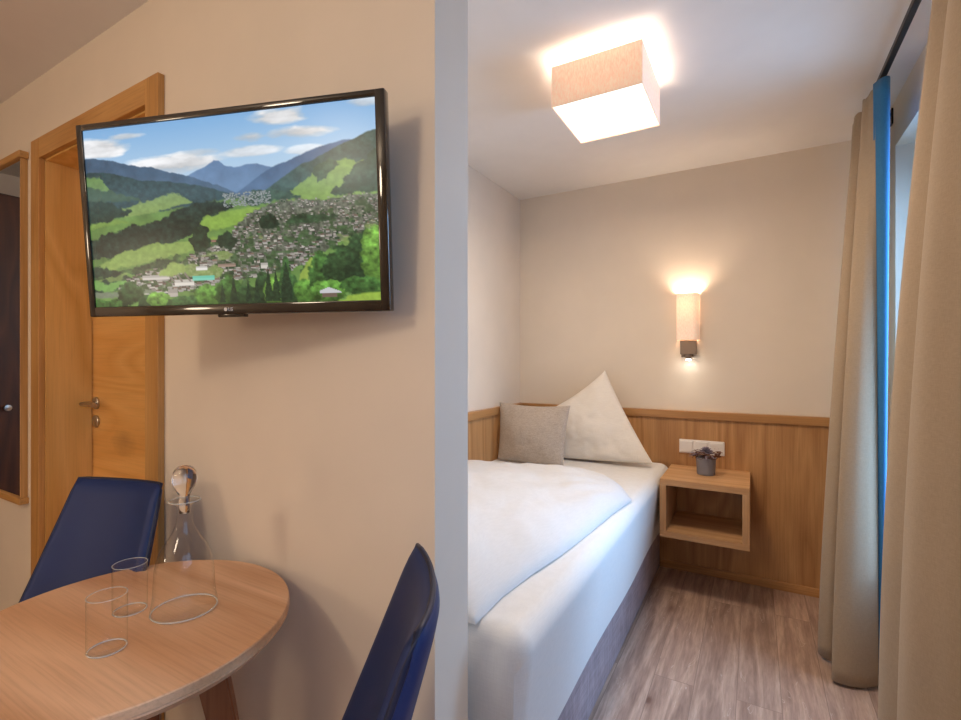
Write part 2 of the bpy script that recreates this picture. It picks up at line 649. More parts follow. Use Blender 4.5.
# wainscot of the alcove
w = B()
box(w, XL, XW, YA - 0.018, YA, 0, 0.91)
struct('trim_1', w, M['oak_panel'], origin=(0, 0, 0))
c = box(B(), XL + 0.02, XW, YA - 0.034, YA, 0.908, 0.955, 0.003)
struct('trim_2', c, M['oak_rail_x'], origin=(0, 0, 0))
w = B()
box(w, XL, XL + 0.018, YP + 0.002, YA - 0.018, 0, 0.91)
struct('trim_3', w, M['oak_panel'], origin=(0, 0, 0))
c = box(B(), XL, XL + 0.034, YP + 0.002, YA, 0.908, 0.955, 0.003)
struct('trim_4', c, M['oak_rail_y'], origin=(0, 0, 0))
struct('baseboard_back', box(B(), XL + 0.02, XW, YA - 0.034, YA - 0.018, 0, 0.045, 0.003), M['oak_rail_x'], origin=(0, 0, 0))
b_ = B()
box(b_, X0, DX0 - 0.08, YB - 0.014, YB, 0, 0.06, 0.002)
box(b_, DX1 + 0.08, XE, YB - 0.014, YB, 0, 0.06, 0.002)
struct('baseboard_partition', b_, M['oak_rail_x'], origin=(0, 0, 0))

# door in the partition wall, set deep in an oak lined reveal
door_root = bpy.data.objects.new('door_1', None)
door_root.location = ((DX0 + DX1) / 2, YB, 0)
COL.objects.link(door_root)
door_root['kind'] = 'structure'
w = B()
cf = YB - 0.020
box(w, DX0 - 0.078, DX0, cf, YB, 0, DZ + 0.08, 0.002)
box(w, DX1, DX1 + 0.076, cf, YB, 0, DZ + 0.08, 0.002)
struct('door_casing', w, M['oak_frame'], door_root)
struct('door_casing_head', box(B(), DX0, DX1, cf, YB, DZ, DZ + 0.08, 0.002), M['oak_frame_x'], door_root)
w = B()
box(w, DX0 - 0.02, DX0 + 0.006, YB, 0.962, 0, DZ)
box(w, DX1 - 0.006, DX1 + 0.02, YB, 0.962, 0, DZ)
box(w, DX0 - 0.02, DX1 + 0.02, YB, 0.962, DZ - 0.006, DZ + 0.02)
struct('door_lining', w, M['oak_door'], door_root)
slab = struct('door_slab', box(B(), DX0 - 0.02, DX1 + 0.02, 0.965, 1.005, 0.005, DZ + 0.02, 0.002), M['oak_door_x'], door_root)
hx = -2.408
hb = B()
for zc in (1.077, 1.000):
    t = bmesh.new()
    lathe(t, [(0, 0), (0.025, 0), (0.026, 0.003), (0.026, 0.007), (0.022, 0.010), (0, 0.010)], 28)
    bmesh.ops.rotate(t, verts=t.verts, cent=(0, 0, 0), matrix=Matrix.Rotation(R(90), 3, 'X'))
    bmesh.ops.translate(t, verts=t.verts, vec=(hx, 0.965, zc))
    me = bpy.data.meshes.new('t'); t.to_mesh(me); t.free(); hb.from_mesh(me); bpy.data.meshes.remove(me)
tube(hb, [(hx, 0.957, 1.077), (hx, 0.925, 1.077), (hx + 0.003, 0.914, 1.077), (hx + 0.012, 0.908, 1.077),
          (hx + 0.12, 0.906, 1.077)], 0.009, 12)
struct('door_handle', hb, M['steel'], slab, smooth=True, angle=40)

# ------------------------------------------------------------------ television


def build_tv():
    W, HH = 0.735, 0.427
    t = thing('television', 'black flat television on a wall arm showing a green alpine valley town', 'television',
              (-0.9729, 0.6144, 1.5685), (0.0803, 0.0015, 0.3105))
    body = B()
    box(body, -W / 2 + 0.004, W / 2 - 0.004, 0.007, 0.030, -HH / 2 + 0.004, HH / 2 - 0.004, 0.008)
    box(body, -0.22, 0.22, 0.028, 0.052, -0.17, 0.12, 0.01)
    obj('rear_housing', body, M['black_matt'], t, local=True)
    bz = B()
    L, Rr, T, Bo = 0.016, 0.021, 0.014, 0.023
    box(bz, -W / 2, -W / 2 + L, 0, 0.022, -HH / 2, HH / 2, 0.003)
    box(bz, W / 2 - Rr, W / 2, 0, 0.022, -HH / 2, HH / 2, 0.003)
    box(bz, -W / 2 + L - 0.003, W / 2 - Rr + 0.003, 0.0004, 0.022, HH / 2 - T, HH / 2, 0.003)
    box(bz, -W / 2 + L - 0.003, W / 2 - Rr + 0.003, 0.0004, 0.022, -HH / 2, -HH / 2 + Bo, 0.003)
    box(bz, -0.032, 0.032, 0.004, 0.02, -HH / 2 - 0.006, -HH / 2 + 0.004, 0.002)
    frame = obj('bezel', bz, M['black_gloss'], t, local=True, smooth=True, angle=30)
    # screen: fine grid carrying the picture as colours of the display
    sx0, sx1 = -W / 2 + L - 0.001, W / 2 - Rr + 0.001
    sz0, sz1 = -HH / 2 + Bo - 0.001, HH / 2 - T + 0.001
    nx, nz = 420, 236
    xs = np.linspace(sx0, sx1, nx)
    zs = np.linspace(sz1, sz0, nz)
    me = bpy.data.meshes.new('screen')
    gx, gz = np.meshgrid(xs, zs)
    co = np.stack([gx.ravel(), np.full(gx.size, 0.004), gz.ravel()], 1)
    idx = np.arange(nx * nz).reshape(nz, nx)
    a, b, c, d = idx[:-1, :-1], idx[1:, :-1], idx[1:, 1:], idx[:-1, 1:]
    faces = np.stack([a, b, c, d], -1).reshape(-1, 4)
    me.from_pydata(co.tolist(), [], faces.tolist())
    attr = me.color_attributes.new('picture', 'FLOAT_COLOR', 'POINT')
    S, Tt = np.meshgrid(np.linspace(0, 1, nx), np.linspace(0, 1, nz))
    img = picture(S, Tt)
    lin = np.where(img <= 0.04045, img / 12.92, ((img + 0.055) / 1.055) ** 2.4)
    rgba = np.concatenate([lin.reshape(-1, 3), np.ones((nx * nz, 1))], 1).astype(np.float32)
    attr.data.foreach_set('color', rgba.ravel())
    N = NT('lit_television_screen')
    at = N.n('ShaderNodeAttribute')
    at.attribute_name = 'picture'
    N.b.inputs['Base Color'].default_value = (0.01, 0.01, 0.01, 1)
    N.b.inputs['Roughness'].default_value = 0.25
    N.b.inputs['Specular IOR Level'].default_value = 0.2
    N.l(at.outputs['Color'], N.b.inputs['Emission Color'])
    N.b.inputs['Emission Strength'].default_value = 1.0
    me.materials.append(N.m)
    so = bpy.data.objects.new('screen', me)
    COL.objects.link(so)
    so.parent = t
    # maker's mark under the picture: a round badge and two letters
    lg = B()
    y = -0.0006
    zc = -HH / 2 + 0.011
    tt = bmesh.new()
    lathe(tt, [(0, 0), (0.0042, 0), (0.0042, 0.0008), (0, 0.0008)], 20)
    bmesh.ops.rotate(tt, verts=tt.verts, cent=(0, 0, 0), matrix=Matrix.Rotation(R(90), 3, 'X'))
    bmesh.ops.translate(tt, verts=tt.verts, vec=(-0.0075, 0.0, zc))
    m_ = bpy.data.meshes.new('t'); tt.to_mesh(m_); tt.free(); lg.from_mesh(m_); bpy.data.meshes.remove(m_)
    k = 0.0012
    box(lg, -0.001, -0.001 + k, y, 0.001, zc - 0.0035, zc + 0.0035)
    box(lg, -0.001, 0.003, y, 0.001, zc - 0.0035, zc - 0.0035 + k)
    g0 = 0.0045
    box(lg, g0, g0 + k, y, 0.001, zc - 0.0035, zc + 0.0035)
    box(lg, g0, g0 + 0.005, y, 0.001, zc + 0.0035 - k, zc + 0.0035)
    box(lg, g0, g0 + 0.005, y, 0.001, zc - 0.0035, zc - 0.0035 + k)
    box(lg, g0 + 0.005 - k, g0 + 0.005, y, 0.001, zc - 0.0035, zc + 0.0002)
    box(lg, g0 + 0.0026, g0 + 0.005, y, 0.001, zc - 0.0008, zc + 0.0003)
    obj('logo', lg, M['logo'], frame, local=True)
    # swivel arm and wall plate (in world space: a thing that carries the set)
    ar = thing('wall_bracket', 'dark swivel arm bracket fixed to the wall behind the television', 'bracket', (-0.90, YB, 1.56))
    obj('wall_plate', box(B(), -0.94, -0.86, YB - 0.012, YB, 1.47, 1.66, 0.002), M['dark_metal'], ar)
    obj('arm', tube(B(), [(-0.90, YB - 0.010, 1.565), (-0.915, YB - 0.05, 1.567), (-0.965, 0.700, 1.568), (-0.978, 0.668, 1.568)], 0.014, 10), M['dark_metal'], ar)
    return t


def vnoise(S, T, freq, seed, oct=4):
    """cheap fractal value noise on arrays"""
    out = np.zeros_like(S)
    amp, tot = 1.0, 0.0
    rs = np.random.RandomState(seed)
    fx, fy = freq
    for _ in range(oct):
        gx, gy = int(fx) + 3, int(fy) + 3
        g = rs.rand(gy, gx)
        x = S * fx
        y = T * fy
        xi = np.clip(x.astype(int), 0, gx - 2)
        yi = np.clip(y.astype(int), 0, gy - 2)
        xf = x - xi
        yf = y - yi
        xf = xf * xf * (3 - 2 * xf)
        yf = yf * yf * (3 - 2 * yf)
        v = (g[yi, xi] * (1 - xf) + g[yi, xi + 1] * xf) * (1 - yf) + (g[yi + 1, xi] * (1 - xf) + g[yi + 1, xi + 1] * xf) * yf
        out += v * amp
        tot += amp
        amp *= 0.55
        fx *= 2
        fy *= 2
    return out / tot


def picture(S, T):
    """the valley shown on the television, painted feature by feature"""
    shp = S.shape
    img = np.zeros(shp + (3,))

    def C(*c):
        return np.array(c) / 255.0

    def blend(mask, col):
        m = np.clip(mask, 0, 1)[..., None]
        img[:] = img * (1 - m) + (col if isinstance(col, np.ndarray) and col.ndim == 3 else col[None, None, :]) * m

    def step(e, x, wd=0.006):
        return np.clip((x - e) / wd + 0.5, 0, 1)

    n1 = vnoise(S, T, (6, 5), 1)
    n2 = vnoise(S, T, (24, 16), 2)
    n3 = vnoise(S, T, (70, 50), 3, 3)
    n4 = vnoise(S, T, (150, 90), 4, 2)
    Sw = S + (vnoise(S, T, (30, 22), 9, 4) - 0.5) * 0.05
    Sw = np.where(S < 0.03, S, np.where(S > 0.97, S, Sw))
    t0 = np.clip(T / 0.32, 0, 1)[..., None]
    img[:] = C(122, 174, 224) * (1 - t0) + C(184, 212, 236) * t0
    # clouds
    cl = vnoise(S, T, (7, 14), 11, 5)

    def puff(cx, cy, rx, ry, k=1.0):
        d = ((S - cx) / rx) ** 2 + ((T - cy) / ry) ** 2
        m = np.clip((1.15 - d + (cl - 0.5) * 2.4) * 1.3, 0, 1) * k
        shade = np.clip(0.88 + (cl - 0.5) * 0.5 - (T - cy) / ry * 0.05, 0.75, 1)[..., None]
        blend(m, shade * C(246, 248, 252)[None, None, :])
    puff(0.04, 0.10, 0.13, 0.05)
    puff(0.16, 0.055, 0.07, 0.02, 0.8)
    puff(0.08, 0.13, 0.07, 0.03)
    puff(0.70, 0.04, 0.11, 0.045)
    puff(0.60, 0.13, 0.07, 0.03, 0.9)
    puff(0.75, 0.13, 0.13, 0.035)
    puff(0.96, 0.02, 0.06, 0.03, 0.7)
    puff(0.34, 0.23, 0.17, 0.055)
    puff(0.60, 0.20, 0.10, 0.03, 0.8)
    puff(0.42, 0.18, 0.09, 0.02, 0.6)
    puff(0.78, 0.22, 0.06, 0.025, 0.7)

    def ridge(pts, seed, rough=0.012):
        xs = [p[0] for p in pts]
        ys = [p[1] for p in pts]
        y = np.interp(S, xs, ys)
        return y + (vnoise(S, np.zeros_like(T), (30, 1), seed, 4) - 0.5) * rough * 2
    # far pointed peak
    e = ridge([(0, .5), (.34, .33), (.40, .285), (.44, .265), (.465, .24), (.475, .232), (.492, .234), (.51, .26),
               (.545, .275), (.585, .265), (.62, .268), (.70, .31), (1, .5)], 21, 0.006)
    blend(step(e, T), C(96, 128, 168)[None, None, :] * (0.9 + 0.22 * n2[..., None]))
    # blue ridge right of centre
    e = ridge([(0, .7), (.50, .44), (.56, .395), (.62, .34), (.67, .29), (.73, .265), (.80, .225), (.86, .20), (1, .18)], 22, 0.008)
    blend(step(e, T), C(72, 102, 140)[None, None, :] * (0.85 + 0.3 * n2[..., None]))
    # big dark slope on the right
    e = ridge([(0, .9), (.60, .46), (.68, .37), (.76, .30), (.84, .25), (.92, .195), (1, .15)], 23, 0.008)
    blend(step(e, T), C(50, 78, 72)[None, None, :] * (0.7 + 0.6 * n3[..., None]))
    # left hills
    e = ridge([(0, .150), (.07, .165), (.14, .20), (.24, .235), (.32, .275), (.42, .32), (.50, .375), (.56, .42), (1, .5)], 24, 0.01)
    blend(step(e, T), C(66, 94, 122)[None, None, :] * (0.8 + 0.4 * n2[..., None]))
    e = ridge([(0, .23), (.10, .25), (.20, .30), (.34, .33), (.45, .37), (.56, .43), (1, .5)], 25, 0.01)
    blend(step(e, T), C(42, 68, 72)[None, None, :] * (0.75 + 0.5 * n3[..., None]))

    def blob(pts, col, soft=0.010, var=0.25, nz=None, wob=0.02):
        """polygon filled by its top and bottom outlines: (s, top, bottom)"""
        a, b = pts[0], pts[-1]
        ends = a[0] > 0.001 and b[0] < 0.999
        if a[0] > 0.001:
            pts = [(a[0] - .02, (a[1] + a[2]) / 2, (a[1] + a[2]) / 2)] + pts
        if b[0] < 0.999:
            pts = pts + [(b[0] + .02, (b[1] + b[2]) / 2, (b[1] + b[2]) / 2)]
        xs = [p[0] for p in pts]
        tp = np.interp(Sw, xs, [p[1] for p in pts]) + (n3 - 0.5) * wob * 1.2 + (n2 - 0.5) * wob
        bt = np.interp(Sw, xs, [p[2] for p in pts]) - (n3 - 0.5) * wob * 1.2 + (n2 - 0.5) * wob
        m = np.clip((T - tp) / soft, 0, 1) * np.clip((bt - T) / soft, 0, 1)
        m = m * (Sw >= xs[0]) * (Sw <= xs[-1])
        nn = n3 if nz is None else nz
        blend(m, C(*col)[None, None, :] * (1 - var / 2 + var * nn[..., None]))
    # valley ground
    blob([(0, .44, 1.1), (.3, .47, 1.1), (.5, .43, 1.1), (.62, .44, 1.1), (1, .40, 1.1)], (96, 132, 66), var=0.5, nz=n2)
    # meadows on the left slope
    blob([(0, .26, .34), (.06, .26, .36), (.09, .34, .35)], (104, 140, 76))
    blob([(0, .31, .42), (.10, .34, .41), (.2, .40, .42)], (58, 86, 66))
    blob([(.14, .44, .50), (.24, .41, .49), (.32, .38, .46), (.38, .42, .45)], (128, 156, 82))
    blob([(0, .47, .56), (.12, .50, .53), (.16, .52, .53)], (118, 152, 70))
    blob([(0, .39, .53), (.08, .40, .52), (.15, .45, .49)], (34, 56, 48), var=.7)
    # right slope meadows
    blob([(.70, .47, .50), (.76, .38, .52), (.84, .31, .51), (.90, .28, .50), (.95, .30, .46)], (124, 158, 72))
    blob([(.69, .50, .55), (.80, .46, .55), (1, .44, .54)], (120, 156, 74))
    blob([(.88, .41, .47), (.93, .33, .46), (1, .24, .47)], (44, 70, 54), var=.7)
    blob([(.60, .40, .49), (.68, .40, .47), (.74, .43, .47)], (52, 80, 66), var=.7)
    blob([(.82, .30, .40), (.86, .27, .33)], (54, 82, 60), var=.6)
    # forest band across the left half
    blob([(0, .62, .74), (.10, .56, .72), (.25, .52, .68), (.35, .47, .64), (.40, .44, .60), (.50, .44, .53), (.53, .47, .49)],
         (30, 50, 42), var=1.0, nz=n3, wob=0.03)
    # bright meadow under the forest
    blob([(0, .78, .86), (.10, .70, .79), (.24, .65, .75), (.36, .64, .72), (.41, .65, .68)], (132, 160, 80))
    blob([(.43, .53, .60), (.50, .50, .60), (.60, .48, .56), (.63, .50, .53)], (132, 168, 70))
    blob([(.43, .64, .70), (.55, .60, .66), (.60, .63, .65)], (128, 162, 72))
    blob([(0, .76, .92), (.06, .77, .92), (.12, .80, .90), (.16, .84, .88)], (32, 54, 42), var=1.0)
    blob([(.16, .78, .83), (.26, .74, .80), (.33, .75, .78)], (40, 64, 44), var=.9)

    # the town: many little houses, pale walls and brown grey roofs
    rs = np.random.RandomState(7)

    def hs(cx, cy, wd, ht, roof, wall):
        m = (np.abs(S - cx) < wd) & (np.abs(T - cy) < ht)
        img[m & (T < cy)] = roof
        img[m & (T >= cy)] = wall
    dens = [(.12, .86, .90), (.20, .80, .93), (.30, .80, .93), (.40, .70, .90), (.50, .63, .88), (.60, .50, .86), (.70, .46, .84),
            (.80, .47, .76), (.90, .46, .68), (1.0, .46, .68)]
    blob([(p[0], p[1], p[2]) for p in dens], (92, 98, 84), var=.9, nz=n4)
    for k in range(1350):
        s_ = rs.uniform(.10, 1.0)
        a = np.interp(s_, [p[0] for p in dens], [p[1] for p in dens])
        b = np.interp(s_, [p[0] for p in dens], [p[2] for p in dens])
        t_ = rs.uniform(a, b)
        k_ = 0.5 + 1.3 * (t_ - .45) / .45
        roof = C(*[(112, 92, 84), (138, 112, 100), (96, 84, 84), (150, 140, 136), (164, 154, 150)][rs.randint(5)]) * .88
        wall = C(*[(206, 202, 196), (184, 180, 174), (216, 210, 200)][rs.randint(3)]) * .86
        if rs.rand() < .34:
            roof = wall = C(*[(44, 70, 46), (58, 86, 50)][rs.randint(2)])
        hs(s_, t_, 0.0042 * k_ * rs.uniform(.7, 1.5), 0.0055 * k_ * rs.uniform(.8, 1.2), roof * rs.uniform(.8, 1.1), wall * rs.uniform(.8, 1.05))
    for k in range(260):
        s_, t_ = rs.uniform(.50, .66), rs.uniform(.41, .48)
        hs(s_, t_, 0.003, 0.003, C(112, 122, 122), C(146, 152, 150))
    # woods and gardens between the houses
    gm = np.clip((vnoise(S, T, (34, 30), 31, 3) - .61) * 14, 0, 1) * (T > .47) * (T < .93) * (T > 0.47 + (1 - S) * 0.35) * 0.85
    blend(gm, C(60, 88, 52)[None, None, :] * (0.6 + 0.8 * n3[..., None]))
    gm = np.clip((vnoise(S, T, (12, 16), 33, 3) - .60) * 16, 0, 1) * (T > .50) * (T < .86) * (T > 0.50 + (1 - S) * 0.35) * 0.8
    blend(gm, C(128, 152, 82)[None, None, :] * (0.85 + 0.3 * n3[..., None]))
    # larger flat roofs near the front
    for s_, t_, a_, b_, c_ in ((.24, .84, .05, .012, (196, 190, 184)), (.345, .875, .035, .018, (214, 208, 200)),
                               (.41, .80, .02, .012, (222, 220, 216)), (.30, .93, .018, .022, (176, 168, 160)),
                               (.47, .655, .045, .008, (150, 110, 96)), (.50, .79, .03, .010, (158, 134, 120)),
                               (.63, .80, .012, .016, (204, 198, 190))):
        hs(s_, t_, a_, b_, C(*c_) * .85, C(*c_))
    hs(.415, .853, .040, .014, C(92, 190, 166), C(110, 200, 178))
    for s_ in (.30, .33, .36):
        m = (np.abs(S - s_ - (T - .85) * .4) < .004) & (T > .80) & (T < .87)
        img[m] = C(120, 112, 106)
    # green gaps and tree clumps in the town
    blob([(.26, .80, .84), (.31, .76, .84), (.36, .78, .80)], (140, 164, 86))
    blob([(.63, .54, .61), (.66, .52, .62), (.69, .58, .60)], (34, 56, 40), var=1.)
    blob([(.395, .58, .72), (.42, .57, .72), (.44, .60, .70)], (34, 56, 40), var=1.)
    blob([(.49, .61, .70), (.51, .60, .72), (.53, .64, .68)], (34, 56, 40), var=1.)
    blob([(.72, .56, .60), (.78, .54, .60), (.86, .56, .58)], (46, 74, 48), var=1.)
    blob([(.75, .84, .92), (.78, .78, .90), (.80, .76, .84)], (140, 166, 70))
    # near trees
    blob([(0, .84, .90), (.06, .86, .92), (.12, .84, .88)], (110, 160, 80))
    blob([(0, .91, .95), (.2, .90, .94), (.27, .93, .94)], (120, 132, 110))
    tr = [(.05, 1.0, .09, .05), (.14, .93, .055, .075), (.20, .985, .05, .05), (.25, .97, .05, .05), (.34, .99, .07, .045), (.43, .96, .05, .07),
          (.50, .94, .05, .09), (.57, .96, .04, .07), (.62, .93, .03, .1), (.66, .95, .04, .08), (.71, .93, .04, .09),
          (.76, .94, .04, .07), (.82, .86, .05, .12), (.88, .83, .06, .13), (.94, .80, .06, .15), (.99, .78, .05, .16), (.70, .90, .02, .14),
          (.84, .95, .07, .06), (.95, .93, .08, .06)]
    greens = [(58, 96, 44), (84, 130, 52), (50, 84, 44), (96, 140, 56), (40, 66, 38), (44, 72, 40)]
    for k, (cx, cy, rx, ry) in enumerate(tr):
        d = ((S - cx) / rx) ** 2 + ((T - cy) / ry) ** 2 + (n2 - 0.5) * 1.1 + (n3 - 0.5) * 0.8
        m = np.clip((1 - d) * 5, 0, 1)
        lit = np.clip(1.0 - (T - cy) / ry * 0.35, 0.5, 1.4)
        blend(m, C(*greens[(k * 5) % 6])[None, None, :] * ((0.45 + 1.0 * n3) * lit)[..., None])
    # dark conifers standing up at the front
    for cx, top, wd in ((.52, .84, .014), (.64, .80, .012), (.665, .82, .013), (.70, .78, .018), (.60, .86, .013), (.48, .88, .014), (.57, .87, .013)):
        hw = wd * np.clip((T - top) / .14, 0, 1) * (0.8 + 0.5 * n4)
        blend(((np.abs(S - cx) < hw) & (T < .99)) * 0.9, C(30, 52, 34)[None, None, :] * (0.6 + 0.8 * n4[..., None]))
    blob([(.86, 1.0, 1.1), (.90, .965, 1.1), (.95, .955, 1.1), (1, .95, 1.1)], (146, 178, 66), wob=0.003)
    m = (np.abs(S - .843) < .034) & (T > .925 + np.abs(S - .836) * .6) & (T < .955)
    img[m] = C(196, 196, 200)
    m = (np.abs(S - .838) < .024) & (T >= .955) & (T < .975)
    img[m] = C(110, 92, 80)
    img[:] = np.clip(0.93 * img + 0.07 * img.mean(axis=2, keepdims=True) * np.array([1.0, 1.0, 0.98]), 0, 1)
    haze = (np.clip(1 - np.abs(T - .38) / .16, 0, 1) * 0.20)[..., None]
    img[:] = img * (1 - haze) + C(150, 180, 206)[None, None, :] * haze
    return np.clip(img, 0, 1)


build_tv()

# ------------------------------------------------------------------ wall mirror and wardrobe
mr = thing('wall_mirror', 'tall mirror in a slim oak frame left of the oak door', 'mirror', (-2.92, YB, 0.665))
mx0, mx1, my = -3.22, -2.622, YB - 0.024
for xa in (mx0, mx1 - 0.007):
    obj('side_frame', box(B(), xa, xa + 0.007, my, YB, 0.69, 2.09, 0.002), M['oak_frame'], mr)
for za, zb in ((2.09, 2.118), (0.664, 0.69)):
    obj('frame_rail', box(B(), mx0 - 0.012, mx1 + 0.012, my - 0.008, YB, za, zb, 0.003), M['oak_frame_x'], mr)
obj('mirror_glass', box(B(), mx0 + 0.007, mx1 - 0.007, my + 0.003, my + 0.012, 0.690, 2.09), M['mirror'], mr)
wd = thing('wardrobe', 'dark walnut wardrobe seen only as a dark reflection in the mirror', 'wardrobe', (-3.75, 0.0, 0))
obj('body', box(B(), -3.99, -3.54, -1.0, 0.78, 0.0, 2.16, 0.003), M['walnut'], wd)
for a, b in ((-0.99, -0.41), (-0.40, 0.18), (0.19, 0.77)):
    dr = obj('door', box(B(), -3.54, -3.52, a, b, 0.06, 2.15, 0.003), M['walnut'], wd)
    t = bmesh.new()
    lathe(t, [(0, 0), (0.008, 0), (0.008, 0.016), (0.016, 0.020), (0.016, 0.03), (0, 0.032)], 20)
    bmesh.ops.rotate(t, verts=t.verts, cent=(0, 0, 0), matrix=Matrix.Rotation(R(90), 3, 'Y'))
    bmesh.ops.translate(t, verts=t.verts, vec=(-3.52, b - 0.19 if b > 0.7 else b - 0.05, 1.0))
    obj('knob', t, M['steel'], dr)

# ------------------------------------------------------------------ table with glassware
TX, TY, TZ, TR = -1.080, 0.485, 0.740, 0.2966
tb = thing('round_table', 'small round light oak table with a chamfered edge by the wall', 'table', (TX, TY, 0))
w = B()
lathe(w, [(0, 0), (TR - 0.002, 0), (TR, -0.002), (TR + 0.001, -0.014), (TR - 0.002, -0.016), (TR - 0.002, -0.018),
          (TR, -0.020), (TR - 0.012, -0.034), (TR - 0.016, -0.035), (0, -0.035)], 128, TX, TY, TZ)
obj('tabletop', w, M['table'], tb, smooth=True, angle=25)
w = B()
lathe(w, [(0, 0), (0.15, 0), (0.15, 0.02), (0, 0.02)], 40, TX, TY, TZ - 0.055)
obj('apron', w, M['leg_wood'], tb)
for ang in (57, 147, 237, 327):
    d = Vector((math.cos(R(ang)), math.sin(R(ang)), 0))
    p = Vector((-d.y, d.x, 0))
    c0 = Vector((TX, TY, 0))
    w = B()
    rings = []
    for z, rad, wt, wr in ((TZ - 0.035, 0.125, 0.040, 0.030), (0.50, 0.165, 0.036, 0.026), (0, 0.245, 0.022, 0.017)):
        q = c0 + d * rad
        rings.append([w.verts.new(q + p * (sx * wt) + d * (sy * wr) + Vector((0, 0, z))) for sx, sy in ((-1, -1), (1, -1), (1, 1), (-1, 1))])
    for a, b in zip(rings[:-1], rings[1:]):
        for i in range(4):
            w.faces.new((a[i], a[(i + 1) % 4], b[(i + 1) % 4], b[i]))
    w.faces.new(rings[0])
    w.faces.new(rings[-1][::-1])
    bmesh.ops.bevel(w, geom=[e for e in w.edges], offset=0.004, segments=2, affect='EDGES')
    obj('leg', w, M['leg_wood'], tb)

# decanter
dx, dy = -1.030, 0.566
SC = 0.85


def scl(pr):
    return [(a * SC, b * 0.93) for a, b in pr]


dc = thing('decanter', 'clear glass carafe with a round crystal stopper on the oak table', 'decanter', (dx, dy, TZ))
outer = [(0.0, 0.0005), (0.066, 0.0005), (0.0715, 0.004), (0.0710, 0.012), (0.0665, 0.038), (0.0640, 0.080), (0.0615, 0.105), (0.054, 0.130),
         (0.041, 0.152), (0.028, 0.172), (0.0195, 0.192), (0.0165, 0.210), (0.0165, 0.225), (0.020, 0.234), (0.030, 0.242), (0.0345, 0.244)]
inner = [(0.0338, 0.2462), (0.029, 0.2445), (0.0185, 0.236), (0.0145, 0.225), (0.0145, 0.210), (0.0175, 0.192), (0.026, 0.172),
         (0.039, 0.152), (0.052, 0.130), (0.0597, 0.105), (0.0622, 0.080), (0.0647, 0.038), (0.0685, 0.014), (0.0675, 0.009), (0.062, 0.007), (0.0, 0.007)]


def densify(pr, n=3):
    out = []
    P = [Vector((a, b, 0)) for a, b in pr]
    for i in range(len(P) - 1):
        p0, p1, p2, p3 = P[max(i - 1, 0)], P[i], P[i + 1], P[min(i + 2, len(P) - 1)]
        for k in range(n):
            t = k / n
            q = 0.5 * ((2 * p1) + (p2 - p0) * t + (2 * p0 - 5 * p1 + 4 * p2 - p3) * t * t + (3 * p1 - p0 - 3 * p2 + p3) * t ** 3)
            out.append((max(q.x, 0), q.y))
    out.append(pr[-1])
    return out


obj('glass_body', lathe(B(), scl(outer[:3] + densify(outer[3:], 3) + inner[:3]), 64, dx, dy, TZ),
    M['glass'], dc, smooth=True)
st = [(0, 0.216), (0.0115, 0.216), (0.0130, 0.238), (0.0115, 0.250), (0.0125, 0.257), (0.019, 0.268), (0.0255, 0.282), (0.0270, 0.295), (0.024, 0.308), (0.016, 0.3175),
      (0.007, 0.3215), (0, 0.322)]
obj('stopper', lathe(B(), scl(st[:3] + densify(st[3:], 3)), 48, dx, dy, TZ), M['crystal'], dc, smooth=True)


def ring(cx, cy, z, rad, r_):  # thin ring that carries the painted edge highlight
    return lathe(B(), [(rad + r_ * math.cos(2 * math.pi * k / 8), z + r_ * math.sin(2 * math.pi * k / 8)) for k in range(9)], 56, cx, cy, 0)


obj('rim', ring(dx, dy, TZ + 0.244 * 0.93, 0.0342 * SC, 0.0011), M['edge_glint'], dc, smooth=True)
obj('foot_ring', ring(dx, dy, TZ + 0.0030, 0.0700 * SC, 0.0018), M['edge_glint'], dc, smooth=True)


def tumbler(loc, label):
    g = B()
    lathe(g, [(0, 0.0005), (0.0275, 0.0005), (0.0295, 0.003), (0.0302, 0.012), (0.0304, 0.097), (0.0299, 0.0984), (0.0292, 0.097), (0.0296, 0.094)], 56, loc[0], loc[1], TZ)
    o = thing('drinking_glass', label, 'glass', (loc[0], loc[1], TZ), group='tumblers on the round table')
    obj('glass_wall', g, M['glass'], o, smooth=True, angle=60)
    obj('rim', ring(loc[0], loc[1], TZ + 0.0978, 0.0299, 0.0007), M['edge_glint'], o, smooth=True)
    obj('base', ring(loc[0], loc[1], TZ + 0.0022, 0.0285, 0.0015), M['edge_glint'], o, smooth=True)
    return o


g1 = tumbler((-1.122, 0.507), 'empty clear tumbler between the blue chair and the carafe, the farther of the two')
g2 = g1.copy()
COL.objects.link(g2)
for ch in list(g1.children):
    c_ = ch.copy()
    COL.objects.link(c_)
    c_.parent = g2
g2.location = (-1.008, 0.419, TZ)
g2['label'] = 'empty clear tumbler nearest the camera on the oak table'

# ------------------------------------------------------------------ chairs


